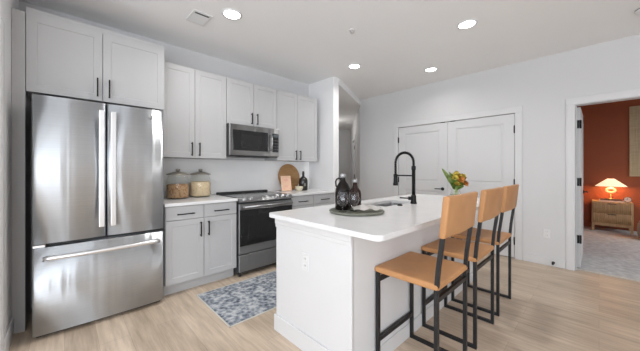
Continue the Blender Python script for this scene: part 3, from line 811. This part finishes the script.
# round cutting board leaning on the wall
R_ = .212; tilt = H(9)
m = MB().lathe([(R_ - .004, -.009), (R_, -.005), (R_, .005), (R_ - .004, .009)], (0, 0, 0), 48, ax='y')
cb = put('cutting_board', m, BOARD, None, (0, 0, 0), label='round brown wooden cutting board leaning on the kitchen wall', category='cutting board')
cb.rotation_euler = (-tilt, 0, 0); cb.location = (2.625, 3.462, .9155 + R_ * math.cos(tilt) + .002)
# picture frame
pf = thing('picture_frame', 'small peach framed print leaning before the round board', 'picture frame', (2.475, 3.325, .9145))
m = MB(); wd, hh = .086, .235
m.box(-wd, wd, -.008, .008, 0, .02, .002); m.box(-wd, wd, -.008, .008, hh - .02, hh, .002); m.box(-wd, -wd + .02, -.008, .008, .018, hh - .018, .002); m.box(wd - .02, wd, -.008, .008, .018, hh - .018, .002)
Mx = Matrix.Translation((2.475, 3.325, .9185)) @ Matrix.Rotation(H(-8), 4, 'Z') @ Matrix.Rotation(H(-12), 4, 'X')
put('frame', m.xform(Mx), PFRAME, pf)
m = MB().box(-wd + .018, wd - .018, -.003, .006, .018, hh - .018)
pr = put('print', m.xform(Mx), PRINT, pf)
m = MB()
for z in (.06, .075, .16, .175): m.box(-.03, .03, -.0045, -.003, z, z + .004)
put('lettering', m.xform(Mx), plain('print_lines', (.74, .36, .26), .6), pr)
# bottle + bowl
bx_, by_ = 2.785, 3.30
bt = thing('stoneware_bottle', 'dark squat bottle beside the round cutting board', 'bottle', (bx_, by_, .9145))
put('bottle_body', MB().lathe([(.066, 0), (.072, .008), (.072, .15), (.064, .185), (.035, .21), (.02, .225), (.018, .27), (.022, .273), (.022, .282), (.017, .284)], (bx_, by_, .9145), 28), CLAY, bt)
put('stopper', MB().lathe([(.016, .283), (.018, .30), (.012, .306)], (bx_, by_, .9145), 14), DARK, bt)
put('label_patch', MB().box(bx_ - .048, bx_ - .012, by_ - .0735, by_ - .066, .985, 1.035, .002), plain('label_grey', (.22, .20, .17), .6), bt, label='greyish label on the front')
put('small_bowl', MB().lathe([(.028, 0), (.04, .006), (.058, .04), (.061, .072), (.057, .073), (.052, .04), (.03, .012), (.005, .01)], (2.63, 3.215, .9145), 28), CREAM, None, (2.63, 3.215, .9145), label='small cream bowl in front of the dark bottle', category='bowl')

# tray on the island
tx, ty, tz = 1.635, 1.300, .9145
tr = put('serving_tray', MB().lathe([(.19, 0), (.208, .003), (.212, .012), (.210, .017), (.200, .017), (.196, .012), (.01, .012)], (tx, ty, tz), 48), TRAYM, None, (tx, ty, tz), label='round grey green tray on the island holding bottles and glasses', category='tray')
TZ = tz + .0122
gx, gy = 1.6035, 1.411
g = thing('growler', 'dark glass growler with loop handle and silver cap', 'bottle', (gx, gy, TZ))
put('bottle_body', MB().lathe([(.055, 0), (.062, .006), (.063, .13), (.058, .165), (.04, .202), (.022, .225), (.0185, .247), (.0185, .257)], (gx, gy, TZ), 30), AMBER, g)
put('cap', MB().lathe([(.021, .252), (.021, .280), (.018, .283)], (gx, gy, TZ), 20), CAPM, g, label='silver screw cap')
hd = Vector((-.72, .69, 0))
c = Vector((gx, gy, TZ))
put('loop_handle', MB().tube([c + hd * q + Vector((0, 0, z)) for q, z in ((.017, .240), (.034, .247), (.050, .240), (.058, .220), (.055, .188), (.044, .175))], .0065, 8), AMBER, g)
b2x, b2y = 1.738, 1.397
g = thing('amber_bottle', 'smaller amber brown bottle with silver cap on the tray', 'bottle', (b2x, b2y, TZ))
put('bottle_body', MB().lathe([(.045, 0), (.051, .006), (.052, .115), (.046, .142), (.026, .168), (.019, .188), (.0185, .212)], (b2x, b2y, TZ), 28), AMBER2, g)
put('cap', MB().lathe([(.021, .208), (.021, .231), (.018, .234)], (b2x, b2y, TZ), 20), CAPM, g, label='silver screw cap')
def glass(x, y, label):
    t = thing('stemmed_glass', label, 'glass', (x, y, TZ), group='small stemmed glasses on the tray')
    put('foot', MB().lathe([(.030, 0), (.031, .003), (.010, .006), (.006, .012), (.0055, .03), (.009, .038)], (x, y, TZ), 24), GGLASS, t)
    put('bowl', MB().lathe([(.009, .037), (.028, .048), (.041, .07), (.044, .092), (.040, .12), (.034, .148), (.0325, .148), (.0385, .12), (.042, .092), (.039, .071), (.027, .05), (.006, .041)], (x, y, TZ), 28, cap=False), GGLASS, t)
glass(1.507, 1.329, 'clear stemmed glass in front of the dark growler')
glass(1.597, 1.297, 'clear stemmed glass in front of the amber bottle')
# folded napkin
m = MB(); rnd = random.Random(3); rows = []
ux = Vector((.72, -.69, 0)); vx = Vector((.69, .72, 0)); nc = Vector((1.672, 1.222, TZ))
for j in range(9):
    rows.append([nc + ux * (-.115 + .215 * i / 11) + vx * (-.085 + .17 * j / 8) * (1 - .2 * i / 11) + Vector((0, 0, .022 + .009 * math.sin(i * 1.3 + j * .8) * math.sin(PI * i / 11) + .022 * math.sin(PI * j / 8) * math.sin(PI * i / 11) + rnd.uniform(-.002, .002))) for i in range(12)])
m.quadstrip(rows); bmesh.ops.solidify(m.bm, geom=m.bm.faces[:], thickness=.008)
put('folded_napkin', m, NAPK, None, (nc.x, nc.y, TZ), label='crumpled white and rust printed napkin on the tray', category='napkin')

# vase with flowers
vx_, vy_ = 2.80, 0.985
VZ = .9145
va = thing('glass_vase', 'clear glass vase of flowers behind the nearest stool back', 'vase', (vx_, vy_, VZ))
put('vase_body', MB().lathe([(.042, 0), (.05, .004), (.055, .06), (.045, .105), (.040, .125), (.046, .145), (.044, .145), (.038, .125), (.043, .105), (.052, .06), (.047, .008), (.005, .006)], (vx_, vy_, VZ), 28, cap=False), GLASS, va)
put('water', MB().lathe([(.046, .008), (.051, .06), (.046, .085), (.002, .085)], (vx_, vy_, VZ), 24), thin_glass('vase_water', (.86, .90, .80), .02, .6), va, label='water in the vase')
rnd = random.Random(11)
RV = Vector((.7225, -.691, 0)); FV = Vector((.691, .7225, 0)); base = Vector((vx_, vy_, VZ + .02))
def flower(right, fwd, up, r, mt, lab, cat='flower'):
    tip = Vector((vx_, vy_, VZ)) + RV * right + FV * fwd + Vector((0, 0, up))
    t = thing('cut_flower', lab, cat, tuple(base), group='flowers in the glass vase')
    nk = Vector((vx_ + RV.x * right * .3, vy_ + RV.y * right * .3, VZ + .13))
    st = put('stem', MB().tube([base + RV * right * -.12, nk, tip], .0028, 6), LEAF2, t)
    m = MB(); ax = (tip - nk).normalized(); a = ax.orthogonal().normalized(); b = ax.cross(a)
    for ring, (n, ro, lift) in enumerate(((6, 1.0, .25), (5, .66, .55), (4, .36, .8))):
        for k in range(n):
            an = 2 * PI * (k + .5 * ring) / n; d = a * math.cos(an) + b * math.sin(an); sd = ax.cross(d)
            rows = []
            for q in range(5):
                u = q / 4; wq = r * .55 * math.sin(PI * (.12 + .8 * u))
                ctr = tip + d * r * ro * u + ax * r * (lift * u + .25 * u * u - .1)
                rows.append([ctr - sd * wq, ctr + ax * (-.12 * r), ctr + sd * wq])
            m.quadstrip(rows)
    bmesh.ops.solidify(m.bm, geom=m.bm.faces[:], thickness=.0012)
    put('bloom', m, mt, t)
    return t
for r_, f_, u_, s_, mt, lab in (
    (-.012, -.02, .235, .040, YEL, 'yellow flower at the centre of the vase bouquet'),
    (.035, -.03, .215, .046, ORG, 'large orange flower facing front in the vase'),
    (.022, .02, .275, .036, YEL, 'yellow flower at the top of the vase bouquet'),
    (.070, .00, .250, .036, YEL, 'yellow flower at the upper right of the vase bouquet'),
    (.080, -.02, .185, .034, ORG, 'small orange flower at the lower right of the vase bouquet'),
    (.048, .03, .250, .036, ORG, 'orange flower at the back of the vase bouquet'),
    (-.005, -.045, .185, .026, YEL, 'small yellow flower low in the vase bouquet')):
    flower(r_, f_, u_, s_ * 1.2, mt, lab)
def leafspray(leaves, mt, lab):
    t = thing('leaf_stem', lab, 'leaf', tuple(base), group='flowers in the glass vase')
    nk = Vector((vx_, vy_, VZ + .13))
    tips = []
    for right, fwd, up, wdt in leaves:
        tip = Vector((vx_, vy_, VZ)) + RV * right + FV * fwd + Vector((0, 0, up))
        mid = nk.lerp(tip, .55) + Vector((0, 0, .02)); rows = []
        ax = (tip - nk).normalized(); sd = ax.cross(FV).normalized()
        for q in range(9):
            u = q / 8; c = nk * (1 - u) ** 2 + mid * 2 * u * (1 - u) + tip * u * u
            wq = wdt * (math.sin(PI * min(1, .08 + .92 * u)) ** .8 if u < 1 else .02)
            rows.append([c - sd * wq, c + FV * wdt * .35, c + sd * wq])
        m = MB().quadstrip(rows); bmesh.ops.solidify(m.bm, geom=m.bm.faces[:], thickness=.0012)
        put('leaf', m, mt, t)
    put('stem', MB().tube([base, nk], .003, 6), LEAF2, t)
leafspray([(-.145, -.02, .345, .020), (-.085, -.03, .265, .024), (-.06, .0, .31, .020), (-.10, .0, .29, .018)], LEAF2, 'long pale pointed leaves reaching left out of the vase')
leafspray([(-.035, -.06, .255, .024), (-.07, -.06, .20, .022), (.01, -.07, .175, .024), (.06, -.05, .17, .022), (-.02, .03, .29, .02), (.11, .0, .20, .016), (.10, -.02, .25, .016), (.03, -.05, .27, .014)], LEAF, 'dark green leaves at the base of the vase bouquet')

# ------------------------------------------------------------------ ceiling fittings
def downlight(x, y, label, power):
    t = thing('recessed_light', label, 'ceiling light', (x, y, CZ), group='recessed ceiling lights')
    put('trim_ring', MB().lathe([(.078, -.001), (.092, -.001), (.094, -.006), (.080, -.012), (.074, -.006)], (x, y, CZ), 36, cap=False), PLASTIC, t)
    put('lens', MB().lathe([(.076, -.004), (.06, -.0075), (.002, -.009)], (x, y, CZ), 32), LEDLENS, t, label='glowing lens')
    l = bpy.data.lights.new('recessed_light_beam', 'AREA'); l.shape = 'DISK'; l.size = .14; l.energy = power; l.color = (1, .97, .93); l.spread = H(150)
    o = bpy.data.objects.new('recessed_light_beam', l); COL.objects.link(o); o.parent = t; o.location = (0, 0, -.014)
for x, y, lab, pw in ((1.156, 2.424, 'recessed ceiling light beside the air vent', 7), (2.968, .931, 'recessed ceiling light nearest the right wall, above the stools', 6),
                  (3.0, 2.422, 'recessed ceiling light in front of the partition wall', 6), (3.92, 1.72, 'recessed ceiling light before the closet doors', 3)):
    downlight(x, y, lab, pw)
hx_, hy_ = hp(1.7, .75)
l = bpy.data.lights.new('hall_fill_light', 'POINT'); l.energy = 9; l.shadow_soft_size = .08; l.color = (1, .97, .93)  # unseen light added to brighten the hallway, no fitting
o = bpy.data.objects.new('hall_fill_light', l); COL.objects.link(o); o.location = (hx_, hy_, 2.45)
vt = thing('ceiling_vent', 'white ceiling air vent with dark slot above the refrigerator', 'vent', (.955, 2.705, CZ))
m = MB(); x0, x1, y0, y1 = .865, 1.04, 2.585, 2.825
m.box(x0, x1, y0, y0 + .025, CZ - .01, CZ - .0005, .002); m.box(x0, x1, y1 - .025, y1, CZ - .01, CZ - .0005, .002); m.box(x0, x0 + .02, y0 + .024, y1 - .024, CZ - .0098, CZ - .0005); m.box(x1 - .02, x1, y0 + .024, y1 - .024, CZ - .0098, CZ - .0005)
put('frame', m, PLASTIC, vt)
put('duct_opening', MB().box(x0 + .015, x1 - .015, y0 + .02, y1 - .02, CZ - .002, CZ - .0004), DARK, vt, label='dark opening')
for k in range(5):
    y = y0 + .072 + k * .031
    put('louver', MB().box(x0 + .018, x1 - .018, -.0165, .0165, -.001, .001).xform(Matrix.Translation((0, y, CZ - .008)) @ Matrix.Rotation(H(-12), 4, 'X')), PLASTIC, vt)
sp = thing('fire_sprinkler', 'tiny ceiling sprinkler between the recessed lights', 'sprinkler', (2.211, 1.818, CZ))
put('escutcheon', MB().lathe([(.038, -.0005), (.036, -.006), (.02, -.008)], (2.211, 1.818, CZ), 24), PLASTIC, sp)
put('nozzle', MB().lathe([(.009, -.008), (.009, -.02), (.004, -.03), (.018, -.032), (.018, -.034)], (2.211, 1.818, CZ), 12), CHROME, sp, label='metal nozzle')
sd = thing('smoke_detector', 'round white smoke detector at the top right of the ceiling', 'smoke detector', (3.85, -.30, CZ))
put('housing', MB().lathe([(.07, -.0005), (.07, -.02), (.06, -.036), (.03, -.042)], (3.85, -.30, CZ), 32), PLASTIC, sd)
put('vent_ring', MB().lathe([(.0705, -.012), (.0712, -.015), (.0705, -.018)], (3.85, -.30, CZ), 32, cap=False), DARK, sd)

# ------------------------------------------------------------------ bedroom furniture
CF = .012
nx0, nx1, ny0, ny1 = 7.80, 8.24, -.455, .105
ns = thing('nightstand', 'light oak two-drawer fluted nightstand by the terracotta wall', 'nightstand', (8.02, -.175, CF))
put('body', MB().box(nx0 + .012, nx1, ny0, ny1, .165, .605, .004), NSWOOD, ns)
for y in (ny0 + .02, ny1 - .02):
    for x in (nx0 + .03, nx1 - .03):
        put('leg', MB().tube([(x, y, CF), (x, y, .168)], .018, square=True), NSWOOD, ns)
put('apron', MB().box(nx0 + .015, nx0 + .03, ny0 + .02, ny1 - .02, .125, .168), NSWOOD, ns)
for z0, z1 in ((.185, .375), (.385, .585)):
    m = MB().box(nx0 + .004, nx0 + .02, ny0 + .02, ny1 - .02, z0, z1)
    n = 20; wdt = (ny1 - ny0 - .04) / n
    for k in range(n):
        y = ny0 + .02 + wdt * (k + .5)
        m.tube([(nx0 + .006, y, z0 + .002), (nx0 + .006, y, z1 - .002)], wdt * .42, 8)
    d = put('drawer', m, NSWOOD, ns)
    put('handle', MB().box(nx0 - .012, nx0 + .004, -.235, -.115, z1 - .022, z1 - .008, .003), plain('dark_pull', (.05, .035, .02), .4) if 'dark_pull' not in MATS else MATS['dark_pull'], d, label='dark finger pull')
bk = thing('book', 'pale pink book lying under the bedroom lamp', 'book', (8.0, -.16, .6055))
put('cover', MB().box(7.88, 8.12, -.345, .0, .6055, .609).box(7.88, 8.12, -.345, .0, .627, .6305), BOOKP, bk)
put('pages', MB().box(7.885, 8.115, -.342, -.003, .6088, .6272), PAGE, bk, label='page block')
bk = thing('book', 'dark book on top of the pink book under the lamp', 'book', (8.0, -.16, .6308))
put('cover', MB().box(7.89, 8.11, -.325, -.01, .6308, .634).box(7.89, 8.11, -.325, -.01, .647, .650), DARK, bk)
put('pages', MB().box(7.895, 8.105, -.322, -.013, .6338, .6472), plain('brown_edges', (.16, .07, .05), .7), bk, label='page block')
lx, ly, lz = 8.02, -.165, .6503
lp = thing('table_lamp', 'lit table lamp with wide pleated cone shade', 'lamp', (lx, ly, lz))
put('foot', MB().lathe([(.05, 0), (.052, .008), (.02, .014), (.010, .03), (.009, .12)], (lx, ly, lz), 24), BRASS, lp)
m = MB(); cc = Vector((lx, ly, lz + .175))
m.tube([cc + Vector((0, .058 * math.cos(a), .040 * math.sin(a))) for a in [2 * PI * k / 28 for k in range(28)]], .021, 12, closed=True)
put('ring_base', m, GLOW, lp, label='glowing ring shaped base')
put('stem', MB().cyl((lx, ly, lz + .22), (lx, ly, lz + .42), .006, 8), BRASS, lp)
m = MB(); seg = 96; rings = []
for r, z in ((.222, .262), (.150, .325), (.045, .415)):
    rings.append([(lx + (r + (.003 if k % 2 else -.003)) * math.cos(2 * PI * k / seg), ly + (r + (.003 if k % 2 else -.003)) * math.sin(2 * PI * k / seg), lz + z) for k in range(seg + 1)])
m.quadstrip(rings, smooth=False)
bmesh.ops.remove_doubles(m.bm, verts=m.bm.verts[:], dist=1e-5)
bmesh.ops.solidify(m.bm, geom=m.bm.faces[:], thickness=.002)
put('lamp_shade', m, SHADE, lp, label='pleated cream cone shade')
put('finial', MB().lathe([(.03, .412), (.03, .42), (.01, .425)], (lx, ly, lz), 16), DARK, lp, label='dark cap')
l = bpy.data.lights.new('lamp_bulb', 'POINT'); l.energy = 7; l.color = (1, .58, .28); l.shadow_soft_size = .04
o = bpy.data.objects.new('lamp_bulb', l); COL.objects.link(o); o.parent = lp; o.location = (0, 0, .30)
ck = thing('alarm_clock', 'small round clock standing on the nightstand edge', 'clock', (7.93, -.395, .6055))
put('case', MB().lathe([(.052, -.012), (.056, -.008), (.056, .012), (.05, .016)], (7.93, -.385, .662), 28, ax='x'), plain('clock_case', (.05, .03, .025), .4), ck)
put('face', MB().lathe([(.046, -.0135), (.046, -.0118)], (7.93, -.385, .662), 28, ax='x'), plain('clock_face', (.80, .68, .60), .5), ck)
put('hand', MB().box(7.914, 7.9165, -.3875, -.3825, .662, .695).box(7.914, 7.9165, -.385, -.36, .660, .664), DARK, ck)
wa = thing('wall_hanging', 'large woven grass wall hanging on the terracotta wall', 'wall art', (8.26, -.85, 1.12))
put('woven_panel', MB().box(8.262, 8.272, -1.30, -.432, 1.12, 2.51), ARTM, wa)
put('frame', MB().box(8.252, 8.279, -1.33, -.428, 2.495, 2.52, .003).box(8.252, 8.279, -1.33, -.428, 1.11, 1.135, .003).box(8.252, 8.279, -.44, -.425, 1.11, 2.52, .003).box(8.252, 8.279, -1.335, -1.32, 1.11, 2.52, .003), wood('pale_frame', (.45, .36, .22), (.58, .48, .31)), wa)
pr_ = [(.17, 0), (.205, .02), (.225, .08), (.232, .17), (.225, .26), (.20, .32), (.15, .345), (.06, .352), (.01, .353)]
put('pouf', MB().lathe(pr_, (7.42, -.70, CF), 32), POUFM, None, (7.42, -.70, CF), label='round beige pouf beside the nightstand', category='pouf')
